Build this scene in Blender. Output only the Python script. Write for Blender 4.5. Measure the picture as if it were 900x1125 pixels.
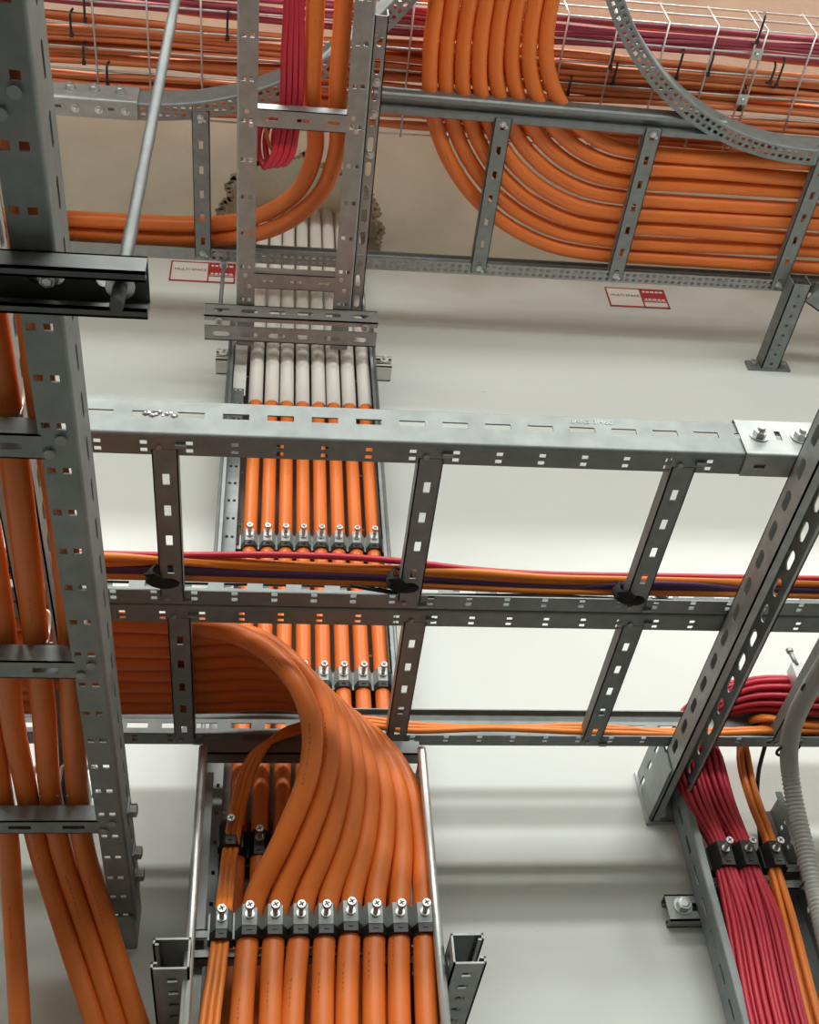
import bpy, math, random
from mathutils import Vector as V, Matrix

for o in list(bpy.data.objects):
    bpy.data.objects.remove(o)
sc = bpy.context.scene
col = sc.collection
rnd = random.Random(7)

# ------------------------------------------------------------------ camera
# origin = camera (held at 1.6 m), X along the wall, Y into the wall, Z up
YAW, PITCH, ROLL, F = 0.172734887, 0.791425440, -0.0949628994, 1290.69
_f0 = V((math.sin(YAW), math.cos(YAW), 0)); _r = V((math.cos(YAW), -math.sin(YAW), 0)); _z = V((0, 0, 1))
FW = _f0*math.cos(PITCH) + _z*math.sin(PITCH)
_u = -_f0*math.sin(PITCH) + _z*math.cos(PITCH)
RT = _r*math.cos(ROLL) + _u*math.sin(ROLL)
UP = -_r*math.sin(ROLL) + _u*math.cos(ROLL)
cam = bpy.data.cameras.new('camera'); cam.sensor_fit = 'HORIZONTAL'; cam.sensor_width = 36
cam.lens = F/900*36; cam.clip_start = .01
cob = bpy.data.objects.new('camera', cam); col.objects.link(cob)
cob.matrix_world = Matrix(((RT.x, UP.x, -FW.x, 0), (RT.y, UP.y, -FW.y, 0), (RT.z, UP.z, -FW.z, 0), (0, 0, 0, 1)))
sc.camera = cob

# ------------------------------------------------------------------ light and exposure
sc.view_settings.view_transform = 'Standard'; sc.view_settings.look = 'None'
sc.view_settings.gamma = 1; sc.view_settings.use_curve_mapping = False
sc.view_settings.exposure = 0.0
w = bpy.data.worlds.new('world'); sc.world = w; w.use_nodes = True
w.node_tree.nodes['Background'].inputs[0].default_value = (.9, .93, 1, 1)
w.node_tree.nodes['Background'].inputs[1].default_value = .15

def area(name, loc, target, sx, sy, power, colr=(1, .98, .95), spread=math.pi):
    l = bpy.data.lights.new(name, 'AREA'); l.shape = 'RECTANGLE'; l.size = sx; l.size_y = sy
    l.energy = power; l.color = colr; l.spread = spread
    o = bpy.data.objects.new(name, l); col.objects.link(o); o.location = loc
    o.rotation_euler = (V(target)-V(loc)).to_track_quat('-Z', 'Y').to_euler()
    return o
# row of tube lamps under the high ceiling, behind the photographer; then added fills
area('tube_lamp_row_high', (.4, -1.1, 4.2), (.4, .9, 1.2), 4.5, .16, 198, (1, 1, .96))
area('fill_light_low', (.4, -.45, 1.62), (.4, 1.2, 2.4), 3.6, .22, 21, (.98, 1, .97))  # added fill, brightens the upper wall and the undersides of the high ladders
area('fill_light_back', (.3, -3.0, 2.4), (.3, 0, 2.2), 4.5, .5, 72, (.98, 1, .98))  # added broad fill from behind, lifts the wall under the low slab

W = 1.6      # wall plane
CEIL = 2.55      # low slab over the cable run
HIGH = 4.4       # ceiling of the room
FLOOR = -1.6

def ray(x, y): return RT*((x-450)/F) - UP*((y-562.5)/F) + FW
def atY(x, y, Y): r = ray(x, y); return r*(Y/r.y)
def atZ(x, y, Z): r = ray(x, y); return r*(Z/r.z)

# ------------------------------------------------------------------ materials
def nodes(m): return m.node_tree.nodes, m.node_tree.links
def new_mat(name, base, rough=.5, metal=0., var=.0, vscale=20., bump=0., bscale=200., spec=.5, coat=0.):
    m = bpy.data.materials.new(name); m.use_nodes = True
    n, l = nodes(m); p = n['Principled BSDF']
    p.inputs['Base Color'].default_value = (*base, 1); p.inputs['Roughness'].default_value = rough
    p.inputs['Metallic'].default_value = metal; p.inputs['Specular IOR Level'].default_value = spec
    tc = n.new('ShaderNodeNewGeometry')
    if var:
        t = n.new('ShaderNodeTexNoise'); t.inputs['Scale'].default_value = vscale; t.inputs['Detail'].default_value = 6
        l.new(tc.outputs['Position'], t.inputs['Vector'])
        mx = n.new('ShaderNodeMix'); mx.data_type = 'RGBA'
        mx.inputs['A'].default_value = (*[c*(1-var) for c in base], 1)
        mx.inputs['B'].default_value = (*[min(1, c*(1+var)) for c in base], 1)
        rmp = n.new('ShaderNodeMapRange'); rmp.inputs[1].default_value = .3; rmp.inputs[2].default_value = .7
        l.new(t.outputs['Fac'], rmp.inputs[0]); l.new(rmp.outputs[0], mx.inputs['Factor'])
        l.new(mx.outputs['Result'], p.inputs['Base Color'])
    if bump:
        t2 = n.new('ShaderNodeTexNoise'); t2.inputs['Scale'].default_value = bscale; t2.inputs['Detail'].default_value = 4
        l.new(tc.outputs['Position'], t2.inputs['Vector'])
        b = n.new('ShaderNodeBump'); b.inputs['Strength'].default_value = bump; b.inputs['Distance'].default_value = .002
        l.new(t2.outputs['Fac'], b.inputs['Height']); l.new(b.outputs[0], p.inputs['Normal'])
    return m

def galv(name, base, rough):
    m = new_mat(name, base, rough, .82, .10, 45, .05, 300)
    n, l = nodes(m); p = n['Principled BSDF']
    g = n['Geometry'] if 'Geometry' in n else [x for x in n if x.bl_idname == 'ShaderNodeNewGeometry'][0]
    v = n.new('ShaderNodeTexNoise'); v.inputs['Scale'].default_value = 14; v.inputs['Detail'].default_value = 8
    l.new(g.outputs['Position'], v.inputs['Vector'])
    r = n.new('ShaderNodeMapRange'); r.inputs[3].default_value = rough-.1; r.inputs[4].default_value = rough+.12
    l.new(v.outputs['Fac'], r.inputs[0]); l.new(r.outputs[0], p.inputs['Roughness'])
    return m

def cable_mat(name, base, rough=.42, prt=True):
    m = new_mat(name, base, rough, 0, .07, 6, .06, 90, .45)
    n, l = nodes(m); p = n['Principled BSDF']
    if prt:   # a line of ink-jet print along the sheath
        at = n.new('ShaderNodeAttribute'); at.attribute_name = 'cab'
        sep = n.new('ShaderNodeSeparateXYZ'); l.new(at.outputs['Vector'], sep.inputs[0])
        near = n.new('ShaderNodeMath'); near.operation = 'GREATER_THAN'; near.inputs[1].default_value = .985
        l.new(sep.outputs['Y'], near.inputs[0])
        cmb = n.new('ShaderNodeCombineXYZ'); sc1 = n.new('ShaderNodeMath'); sc1.operation = 'MULTIPLY'; sc1.inputs[1].default_value = 330
        l.new(sep.outputs['X'], sc1.inputs[0]); l.new(sc1.outputs[0], cmb.inputs[0])
        sc2 = n.new('ShaderNodeMath'); sc2.operation = 'MULTIPLY'; sc2.inputs[1].default_value = 9
        l.new(sep.outputs['Z'], sc2.inputs[0]); l.new(sc2.outputs[0], cmb.inputs[1])
        ns = n.new('ShaderNodeTexNoise'); ns.inputs['Scale'].default_value = 1.; ns.inputs['Detail'].default_value = 1
        l.new(cmb.outputs[0], ns.inputs['Vector'])
        th = n.new('ShaderNodeMath'); th.operation = 'GREATER_THAN'; th.inputs[1].default_value = .53
        l.new(ns.outputs['Fac'], th.inputs[0])
        lf = n.new('ShaderNodeTexNoise'); lf.inputs['Scale'].default_value = 6; lf.noise_dimensions = '1D'
        l.new(sep.outputs['X'], lf.inputs['W'])
        lt = n.new('ShaderNodeMath'); lt.operation = 'GREATER_THAN'; lt.inputs[1].default_value = .58
        l.new(lf.outputs['Fac'], lt.inputs[0])
        a = n.new('ShaderNodeMath'); a.operation = 'MULTIPLY'; l.new(near.outputs[0], a.inputs[0]); l.new(th.outputs[0], a.inputs[1])
        b = n.new('ShaderNodeMath'); b.operation = 'MULTIPLY'; l.new(a.outputs[0], b.inputs[0]); l.new(lt.outputs[0], b.inputs[1])
        c = n.new('ShaderNodeMath'); c.operation = 'MULTIPLY'; c.inputs[1].default_value = .6; l.new(b.outputs[0], c.inputs[0])
        src = p.inputs['Base Color'].links[0].from_socket
        mx = n.new('ShaderNodeMix'); mx.data_type = 'RGBA'; l.new(c.outputs[0], mx.inputs['Factor'])
        l.new(src, mx.inputs['A']); mx.inputs['B'].default_value = (.05, .02, .01, 1)
        l.new(mx.outputs['Result'], p.inputs['Base Color'])
    return m

GALV = galv('galvanised_steel', (.27, .295, .29), .64)
GALVD = galv('galvanised_steel_sendzimir', (.33, .345, .335), .54)
ZINC = galv('bright_zinc', (.55, .56, .55), .34)
GALVO = galv('galvanised_steel_shade_tone', (.25, .275, .27), .55)  # galvanised steel with the shade on its parts put into the colour
DARKST = galv('steel_dimmed_for_fill', (.13, .14, .14), .6)  # steel colour kept dark to cancel the glare of the low fill
GALVL = galv('pale_galvanised_steel', (.40, .425, .415), .6)
BROWN = new_mat('tray_sheet_painted_reflection', (.16, .115, .095), .5, .3, .1, 20)  # steel sheet with the cables' orange reflection put into its brown colour
ORANGE = cable_mat('orange_sheath', (.75, .178, .027))
ORANGE2 = cable_mat('orange_sheath_thin', (.80, .22, .03), .35)
ORANGE3 = cable_mat('orange_sheath_basket', (.66, .20, .07), .5, False)
RED = cable_mat('red_sheath', (.53, .026, .050), .36, False)
RED2 = cable_mat('dusty_red_sheath', (.36, .055, .085), .5, False)
PURPLE = cable_mat('purple_sheath', (.09, .035, .10), .4, False)
BLACKC = new_mat('black_sheath', (.012, .012, .013), .45)
BLACK = new_mat('black_plastic', (.016, .015, .015), .4, 0, .2, 40)
VELCRO = new_mat('black_hook_tape', (.01, .01, .011), .85, 0, .3, 300, .4, 900)
WHITE = new_mat('white_plastic', (.80, .78, .72), .38, 0, .04, 12)
GREYC = new_mat('grey_plastic', (.33, .32, .295), .5, 0, .05, 20)
PAPER = new_mat('label_paper', (.74, .71, .65), .6)
REDINK = new_mat('red_print', (.40, .025, .03), .5)
INK = new_mat('black_ink', (.03, .03, .035), .6)
WIRE = galv('basket_wire_zinc', (.62, .60, .58), .34)
PLASTER = new_mat('broken_concrete', (.36, .31, .22), .95, 0, .35, 55, 1., 130)

def wall_mat():
    m = new_mat('white_wall_paint', (.685, .71, .675), .55, 0, .025, 3, .10, 60, .35)
    n, l = nodes(m); p = n['Principled BSDF']
    g = [x for x in n if x.bl_idname == 'ShaderNodeNewGeometry'][0]
    src = p.inputs['Base Color'].links[0].from_socket
    # sparse scuffs
    mp = n.new('ShaderNodeMapping'); mp.inputs['Scale'].default_value = (9, 9, 30)
    l.new(g.outputs['Position'], mp.inputs[0])
    t = n.new('ShaderNodeTexNoise'); t.inputs['Scale'].default_value = 3.4; t.inputs['Detail'].default_value = 3
    l.new(mp.outputs[0], t.inputs['Vector'])
    r = n.new('ShaderNodeMapRange'); r.inputs[1].default_value = .735; r.inputs[2].default_value = .78; r.inputs[4].default_value = .45
    l.new(t.outputs['Fac'], r.inputs[0])
    # unpainted concrete near the ceiling, ragged edge
    sp = n.new('ShaderNodeSeparateXYZ'); l.new(g.outputs['Position'], sp.inputs[0])
    t3 = n.new('ShaderNodeTexNoise'); t3.inputs['Scale'].default_value = 3.5; t3.inputs['Detail'].default_value = 5
    l.new(g.outputs['Position'], t3.inputs['Vector'])
    ad = n.new('ShaderNodeMath'); ad.operation = 'MULTIPLY_ADD'; ad.inputs[1].default_value = .5
    l.new(t3.outputs['Fac'], ad.inputs[0]); l.new(sp.outputs['Z'], ad.inputs[2])
    r2 = n.new('ShaderNodeMapRange'); r2.inputs[1].default_value = 2.64; r2.inputs[2].default_value = 2.80; r2.inputs[4].default_value = .8
    l.new(ad.outputs[0], r2.inputs[0])
    m1 = n.new('ShaderNodeMix'); m1.data_type = 'RGBA'; l.new(r2.outputs[0], m1.inputs['Factor']); l.new(src, m1.inputs['A']); m1.inputs['B'].default_value = (.50, .46, .38, 1)
    m2 = n.new('ShaderNodeMix'); m2.data_type = 'RGBA'; l.new(r.outputs[0], m2.inputs['Factor']); l.new(m1.outputs['Result'], m2.inputs['A']); m2.inputs['B'].default_value = (.30, .28, .25, 1)
    l.new(m2.outputs['Result'], p.inputs['Base Color'])
    return m
WALL = wall_mat()
CONC = new_mat('bare_concrete', (.80, .79, .66), .85, 0, .12, 5, .5, 70, .2)
FLOORM = new_mat('dark_screed', (.075, .06, .05), .6, 0, .1, 3)

# ------------------------------------------------------------------ mesh helpers
class MB:
    def __init__(s): s.v = []; s.f = []; s.sm = []; s.at = {}
    def vert(s, p): s.v.append(V(p)); return len(s.v)-1
    def face(s, ids, smooth=False): s.f.append(tuple(ids)); s.sm.append(smooth)
    def quad(s, a, b, c, d, smooth=False):
        i = len(s.v); s.v += [V(a), V(b), V(c), V(d)]; s.face((i, i+1, i+2, i+3), smooth)
    def box(s, c, ex, ey, ez):
        c = V(c); ex = V(ex); ey = V(ey); ez = V(ez); i = len(s.v)
        for a in (-1, 1):
            for b in (-1, 1):
                for d in (-1, 1): s.v.append(c+ex*a+ey*b+ez*d)
        for f in ((0, 1, 3, 2), (4, 6, 7, 5), (0, 4, 5, 1), (2, 3, 7, 6), (0, 2, 6, 4), (1, 5, 7, 3)): s.face([i+k for k in f])
    def prism(s, pts, d, smooth=False):
        """polygon pts extruded by vector d"""
        d = V(d); n = len(pts); i = len(s.v)
        s.v += [V(p) for p in pts] + [V(p)+d for p in pts]
        s.face([i+k for k in range(n)][::-1]); s.face([i+n+k for k in range(n)])
        for k in range(n): s.face((i+k, i+(k+1) % n, i+n+(k+1) % n, i+n+k), smooth)
    def cyl(s, p, axis, r, h, n=12, r2=None, smooth=True):
        axis = V(axis).normalized(); a = axis.orthogonal().normalized(); b = axis.cross(a); r2 = r if r2 is None else r2
        i = len(s.v)
        for k in range(n):
            t = 2*math.pi*k/n; s.v.append(V(p)+(a*math.cos(t)+b*math.sin(t))*r)
        for k in range(n):
            t = 2*math.pi*k/n; s.v.append(V(p)+axis*h+(a*math.cos(t)+b*math.sin(t))*r2)
        s.face([i+k for k in range(n)][::-1]); s.face([i+n+k for k in range(n)])
        for k in range(n): s.face((i+k, i+(k+1) % n, i+n+(k+1) % n, i+n+k), smooth)
    def tube(s, pts, r, n=12, closed=False, flat=1.0, rfun=None, ref=None):
        pts = [V(p) for p in pts]; N = len(pts)
        T = []
        for i in range(N):
            a = pts[(i-1) % N] if closed or i else pts[0]; b = pts[(i+1) % N] if closed or i < N-1 else pts[-1]
            T.append((b-a).normalized())
        ref = V(ref) if ref else V((.05, -.8, -.6))
        nn = (ref-T[0]*ref.dot(T[0]))
        if nn.length < .2: ref = V((.3, .1, -1)); nn = ref-T[0]*ref.dot(T[0])
        nn.normalize(); i0 = len(s.v); L = 0.
        for i in range(N):
            if i: L += (pts[i]-pts[i-1]).length
            nn = nn-T[i]*nn.dot(T[i]); nn.normalize(); bb = T[i].cross(nn)
            rr = rfun(L) if rfun else r
            for k in range(n):
                t = 2*math.pi*k/n
                s.at[len(s.v)] = (L, math.cos(t), math.sin(t))
                s.v.append(pts[i]+nn*(rr*math.cos(t)*flat)+bb*(rr*math.sin(t)))
        for i in range(N if closed else N-1):
            a = i0+i*n; b = i0+((i+1) % N)*n
            for k in range(n): s.face((a+k, a+(k+1) % n, b+(k+1) % n, b+k), True)
        if not closed:
            s.face([i0+k for k in range(n)][::-1]); s.face([i0+(N-1)*n+k for k in range(n)])
    def plate(s, M, u0, u1, v0, v1, t, holes=(), seg=None):
        """sheet metal: M(u,v,w)->point; holes (uc,vc,du,dv,kind) in rows; real openings"""
        def q(a0, a1, b0, b1):
            k = max(1, int(math.ceil((a1-a0)/seg))) if seg else 1
            for j in range(k):
                x0 = a0+(a1-a0)*j/k; x1 = a0+(a1-a0)*(j+1)/k
                s.quad(M(x0, b0, 0), M(x0, b1, 0), M(x1, b1, 0), M(x1, b0, 0))
                s.quad(M(x0, b0, t), M(x1, b0, t), M(x1, b1, t), M(x0, b1, t))
        def edge(a0, a1, b, flip):
            k = max(1, int(math.ceil((a1-a0)/seg))) if seg else 1
            for j in range(k):
                x0 = a0+(a1-a0)*j/k; x1 = a0+(a1-a0)*(j+1)/k
                s.quad(M(x0, b, 0), M(x1, b, 0), M(x1, b, t), M(x0, b, t))
        rows = {}
        for h in holes:
            if h[0]-h[2]/2 > u0+.001 and h[0]+h[2]/2 < u1-.001: rows.setdefault(round(h[1], 5), []).append(h)
        v = v0
        for vc in sorted(rows):
            hs = sorted(rows[vc]); dv = hs[0][3]
            if vc-dv/2 > v+1e-6: q(u0, u1, v, vc-dv/2)
            u = u0
            for (uc, _, du, _, kind) in hs:
                a, b = uc-du/2, uc+du/2; c, d = vc-dv/2, vc+dv/2
                if a > u+1e-6: q(u, a, c, d)
                if kind == 'r':
                    ip = [(a, c), (b, c), (b, d), (a, d)]
                else:
                    A, B = du/2, dv/2; ip = []; op = []
                    for base, sx in ((-90, 1), (90, -1)):
                        for k in range(9):
                            th = math.radians(base+22.5*k); cs, sn = math.cos(th), math.sin(th)
                            m_ = B/max(abs(cs), abs(sn))
                            ip.append((uc+sx*(A-B)+B*cs, vc+B*sn)); op.append((uc+sx*(A-B)+m_*cs, vc+m_*sn))
                    n = len(ip)
                    for k in range(n):
                        k2 = (k+1) % n
                        if (V(op[k])-V(op[k2])).length < 1e-7: continue
                        for wv in (0, t): s.quad(M(*ip[k], wv), M(*op[k], wv), M(*op[k2], wv), M(*ip[k2], wv))
                n = len(ip)
                for k in range(n):
                    k2 = (k+1) % n; s.quad(M(*ip[k], 0), M(*ip[k2], 0), M(*ip[k2], t), M(*ip[k], t))
                u = b
            if u1 > u+1e-6: q(u, u1, vc-dv/2, vc+dv/2)
            v = vc+dv/2
        if v1 > v+1e-6: q(u0, u1, v, v1)
        edge(u0, u1, v0, 0); edge(u0, u1, v1, 1)
        s.quad(M(u0, v0, 0), M(u0, v1, 0), M(u0, v1, t), M(u0, v0, t)); s.quad(M(u1, v0, 0), M(u1, v1, 0), M(u1, v1, t), M(u1, v0, t))
    def mesh(s, name, off=None):
        me = bpy.data.meshes.new(name)
        off = V(off) if off is not None else V()
        me.from_pydata([tuple(p-off) for p in s.v], [], s.f)
        me.polygons.foreach_set('use_smooth', s.sm)
        if s.at:
            a = me.attributes.new('cab', 'FLOAT_VECTOR', 'POINT')
            for i, val in s.at.items(): a.data[i].vector = val
        me.update()
        return me
    def build(s, name, mat, parent=None, origin=None):
        if parent is not None: off = V(parent['_o'])
        elif origin is not None: off = V(origin)
        else:
            off = sum(s.v, V())/len(s.v)
        me = s.mesh(name, off); me.materials.append(mat)
        o = bpy.data.objects.new(name, me); col.objects.link(o)
        if parent is not None: o.parent = parent
        else: o.location = off
        o['_o'] = tuple(off)
        return o

def tag(o, label, cat, group=None):
    o['label'] = label; o['category'] = cat
    if group: o['group'] = group
    return o
def thing(name, loc, label, cat, group=None):
    o = bpy.data.objects.new(name, None); col.objects.link(o); o.location = loc; o['_o'] = tuple(loc)
    o.empty_display_size = .05
    return tag(o, label, cat, group)
def struct(o): o['kind'] = 'structure'; return o

def spline(P, step=.012):
    P = [V(p) for p in P]; out = [P[0].copy()]
    Q = [P[0]*2-P[1]]+P+[P[-1]*2-P[-2]]
    for i in range(1, len(Q)-2):
        p0, p1, p2, p3 = Q[i-1:i+3]
        t1 = max((p1-p0).length, 1e-4)**.5; t2 = t1+max((p2-p1).length, 1e-4)**.5; t3 = t2+max((p3-p2).length, 1e-4)**.5
        n = max(2, int((p2-p1).length/step))
        for k in range(1, n+1):
            t = t1+(t2-t1)*k/n
            A1 = p0*((t1-t)/t1)+p1*(t/t1); A2 = p1*((t2-t)/(t2-t1))+p2*((t-t1)/(t2-t1)); A3 = p2*((t3-t)/(t3-t2))+p3*((t-t2)/(t3-t2))
            B1 = A1*((t2-t)/t2)+A2*(t/t2); B2 = A2*((t3-t)/(t3-t1))+A3*((t-t1)/(t3-t1))
            out.append(B1*((t2-t)/(t2-t1))+B2*((t-t1)/(t2-t1)))
    return out
def cable(name, P, r, mat, label, group=None, n=12, step=.014, cat='cable', ref=None):
    b = MB(); b.tube(spline(P, step), r, n, ref=ref)
    return tag(b.build(name, mat), label, cat, group)

def hexbolt(b, p, ax, r=.008, h=.006, washer=True, shaft=0):
    ax = V(ax).normalized(); p = V(p)
    if washer: b.cyl(p, ax, r*1.35, .0018, 14); p = p+ax*.0018
    b.cyl(p, ax, r, h, 6, smooth=False); b.cyl(p+ax*h, ax, r*.85, .001, 6, r2=r*.6, smooth=False)
    if shaft: b.cyl(p+ax*h, ax, r*.55, shaft, 10)

def holes(rows, u0, u1, anchor, pitch, du, dv, kind='r'):
    out = []; k = math.ceil((u0-anchor)/pitch)
    while anchor+k*pitch < u1:
        for v in rows: out.append((anchor+k*pitch, v, du, dv, kind))
        k += 1
    return out

def crail(b, P, u0, u1, up=(0, 0, 1), h=.06, fl=.031, lip=.012, t=.0018, web=(), flh=(), r=.004, seg=None):
    """C side rail: P(u)->(point on the outer bottom edge, inward vector)"""
    up = V(up)
    def Mw(u, v, wd): p, i = P(u); return p+up*v+i*wd
    def Mf(u, v, wd): p, i = P(u); return p+i*v+up*wd
    def Ml(u, v, wd): p, i = P(u); return p+i*v+up*(h-wd)
    b.plate(Mw, u0, u1, r, h-r, t, web, seg)
    b.plate(Mf, u0, u1, r, fl, t, flh, seg)
    b.plate(Ml, u0, u1, r, max(lip, r+.002), t, (), seg)
    n = 4; k = max(1, int(math.ceil((u1-u0)/seg))) if seg else 1
    for base in (0, 1):
        for j in range(k):
            a, c = u0+(u1-u0)*j/k, u0+(u1-u0)*(j+1)/k
            for q in range(n):
                t0, t1 = math.pi/2*q/n, math.pi/2*(q+1)/n
                def pt(u, th, rr):
                    p, i = P(u); x = r-rr*math.cos(th); y = r-rr*math.sin(th)
                    if base: y = h-y
                    return p+i*x+up*y
                for rr in (r, r-t): b.quad(pt(a, t0, rr), pt(c, t0, rr), pt(c, t1, rr), pt(a, t1, rr), False)

def straight(O, eu, ein):
    O = V(O); eu = V(eu); ein = V(ein)
    return lambda u: (O+eu*u, ein)

def rung(b, p0, p1, wdir, up=(0, 0, 1), wd=.029, h=.02, t=.0015, hl=.017, hw=.008, pitch=.05, anchor=None):
    """channel rung, base plate towards -up with real slots"""
    p0 = V(p0); p1 = V(p1); d = (p1-p0); L = d.length; d /= L; wdir = V(wdir); up = V(up)
    M = lambda u, v, w_: p0+d*u+wdir*v+up*w_
    anchor = L/2-pitch/2 if anchor is None else anchor
    b.plate(M, 0, L, -wd/2, wd/2, t, holes([0.], .01, L-.01, anchor, pitch, hl, hw))
    for sgn in (-1, 1):
        Ms = lambda u, v, w_: p0+d*u+wdir*(sgn*(wd/2-w_))+up*v
        b.plate(Ms, 0, L, 0, h, t)

def strut(b, O, eu, L, eb, es, w_=.041, h=.041, t=.0025, slot=(.028, .013), pitch=.05, lip=.009, sides=None, anchor=.025, kind='o', backslots=True):
    """C strut: O = centre of the open face at one end, eb = from open face to back, es = sideways"""
    O = V(O); eu = V(eu); eb = V(eb); es = V(es)
    hb = holes([0.], 0, L, anchor, pitch, slot[0], slot[1], kind) if backslots else ()
    b.plate(lambda u, v, q: O+eu*u+es*v+eb*(h-q), 0, L, -w_/2, w_/2, t, hb)
    for s_ in (-1, 1):
        hs = holes([h*.5], 0, L, anchor, pitch, sides[0], sides[1], kind) if sides else ()
        b.plate(lambda u, v, q: O+eu*u+eb*v+es*(s_*(w_/2-q)), 0, L, 0, h, t, hs)
        b.plate(lambda u, v, q: O+eu*u+es*(s_*(w_/2-v))+eb*q, 0, L, 0, lip, t)
        b.plate(lambda u, v, q: O+eu*u+es*(s_*(w_/2-lip+q))+eb*v, 0, L, 0, .007, t)

ORD = ['first', 'second', 'third', 'fourth', 'fifth', 'sixth', 'seventh', 'eighth', 'ninth', 'tenth']

# ------------------------------------------------------------------ room
def slab(name, x0, x1, y0, y1, z0, z1, mat):
    b = MB(); b.box(((x0+x1)/2, (y0+y1)/2, (z0+z1)/2), ((x1-x0)/2, 0, 0), (0, (y1-y0)/2, 0), (0, 0, (z1-z0)/2))
    return struct(b.build(name, mat))
slab('floor', -3.5, 3.5, -4, W, FLOOR-.1, FLOOR, FLOORM)
slab('wall_back', -3.5, 3.5, W, W+.2, FLOOR, HIGH, WALL)
slab('wall_left', -3.7, -3.5, -4, W, FLOOR, HIGH, WALL)
slab('wall_right', 3.5, 3.7, -4, W, FLOOR, HIGH, WALL)
slab('wall_front', -3.5, 3.5, -4.2, -4, FLOOR, HIGH, WALL)
slab('ceiling_high', -3.5, 3.5, -4, W, HIGH, HIGH+.2, WALL)
# ceiling with the broken-out hole the conduits pass through
hp = [(-.125, 1.585), (-.118, 1.53), (-.135, 1.50), (-.128, 1.47), (-.108, 1.455), (-.112, 1.42), (-.095, 1.395), (-.06, 1.36), (-.03, 1.352), (0, 1.332), (.04, 1.338),
      (.07, 1.325), (.095, 1.35), (.13, 1.352), (.155, 1.372), (.20, 1.38), (.222, 1.42), (.25, 1.46), (.244, 1.49), (.266, 1.51), (.258, 1.55), (.268, 1.585)]
import bmesh
bm = bmesh.new()
ov = [bm.verts.new(p) for p in ((-3.5, .87, CEIL), (3.5, .87, CEIL), (3.5, W, CEIL), (-3.5, W, CEIL))]
hv = [bm.verts.new((x, y, CEIL)) for x, y in hp]
ed = [bm.edges.new((ov[i], ov[(i+1) % 4])) for i in range(4)] + [bm.edges.new((hv[i], hv[(i+1) % len(hv)])) for i in range(len(hv))]
bmesh.ops.triangle_fill(bm, edges=ed, use_beauty=True)
for f in list(bm.faces):      # drop faces inside the hole
    c = f.calc_center_median()
    if all(v in hv for v in f.verts) and -.13 < c.x < .265:
        ins = False; j = len(hp)-1
        for i in range(len(hp)):
            if (hp[i][1] > c.y) != (hp[j][1] > c.y) and c.x < (hp[j][0]-hp[i][0])*(c.y-hp[i][1])/(hp[j][1]-hp[i][1])+hp[i][0]: ins = not ins
            j = i
        if ins: bm.faces.remove(f)
tv = [bm.verts.new((x*1.02, y+.004, CEIL+.02)) for x, y in hp]
tv2 = [bm.verts.new((x*.96+.003, y*.97+.045, CEIL+.075)) for x, y in hp]
n = len(hv)
for A, B in ((hv, tv), (tv, tv2)):
    for i in range(n): bm.faces.new((A[i], A[(i+1) % n], B[(i+1) % n], B[i]))
bm.faces.new(tv2)
uv_ = [bm.verts.new((v.co.x, v.co.y, CEIL+.3)) for v in ov]
bm.faces.new(uv_); bm.faces.new((ov[0], ov[1], uv_[1], uv_[0]))
bmesh.ops.recalc_face_normals(bm, faces=bm.faces)
me = bpy.data.meshes.new('ceiling'); bm.to_mesh(me); bm.free(); me.materials.append(CONC); me.materials.append(PLASTER)
for p in me.polygons:
    if p.center.z > CEIL+.001 and p.center.z < CEIL+.03: p.material_index = 1
co = bpy.data.objects.new('ceiling', me); col.objects.link(co); struct(co)
b = MB()      # ragged broken plaster rim round the hole
rr = random.Random(3)
for i in range(n):
    for k in range(3):
        x = hp[i][0]+(hp[(i+1) % n][0]-hp[i][0])*k/3; y = hp[i][1]+(hp[(i+1) % n][1]-hp[i][1])*k/3
        if y > 1.57: continue
        s_ = .005+.008*rr.random()
        pts = [(x+s_*math.cos(a)*rr.uniform(.6, 1.2), y+s_*math.sin(a)*rr.uniform(.6, 1.2), CEIL-.002) for a in (0, 1.2, 2.4, 3.6, 5.0)]
        b.prism(pts, (0, 0, .02))
o = b.build('broken_rim', PLASTER); o.parent = co; o.location = V(o['_o'])
o['label'] = 'ragged broken plaster round the hole in the ceiling'

# ------------------------------------------------------------------ horizontal ladders along the wall
def ladder_x(name, label, ynear, yfar, z, rungs_x, anchor, x0=-1.1, x1=1.6, fl0=.031, fl1=.028):
    t = thing(name, ((x0+x1)/2, (ynear+yfar)/2, z), label, 'cable ladder')
    L = x1-x0
    for y, sgn, fl in ((ynear, 1, fl0), (yfar, -1, fl1)):
        b = MB()
        crail(b, straight((x0, y, z), (1, 0, 0), (0, sgn, 0)), 0, L, fl=fl,
              web=holes([.034], 0, L, anchor-x0, .0503, .030, .0095), flh=holes([.0135, .0245], 0, L, anchor-x0, .0503, .0078, .0066))
        b.build('side_rail', GALV, t)
    for x in rungs_x:
        b = MB(); rung(b, (x, ynear+fl0-.008, z-.0006), (x, yfar-fl1+.012, z-.0006), (1, 0, 0), anchor=.045)
        ro = b.build('rung', GALV, t)
        for yy, s_ in ((ynear+fl0-.012, 1), (yfar-fl1+.014, -1)):    # folded lugs and rivets at the rung ends
            b = MB(); b.cyl((x-.006, yy, z-.003), (0, 0, 1), .0035, .004, 8); b.build('rivet', GALVD, ro)
            b = MB(); b.box((x+.018, yy-.004*s_, z-.0025), (.006, 0, 0), (0, .0022, 0), (0, 0, .002)); b.build('lug', GALVD, ro)
    return t
lad1 = ladder_x('cable_ladder', 'galvanised cable ladder along wall carrying thin red, orange and purple cables', .864, 1.151, 1.0, (-.717, -.416, -.115, .186, .487, .789, 1.09), .164)
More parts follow.
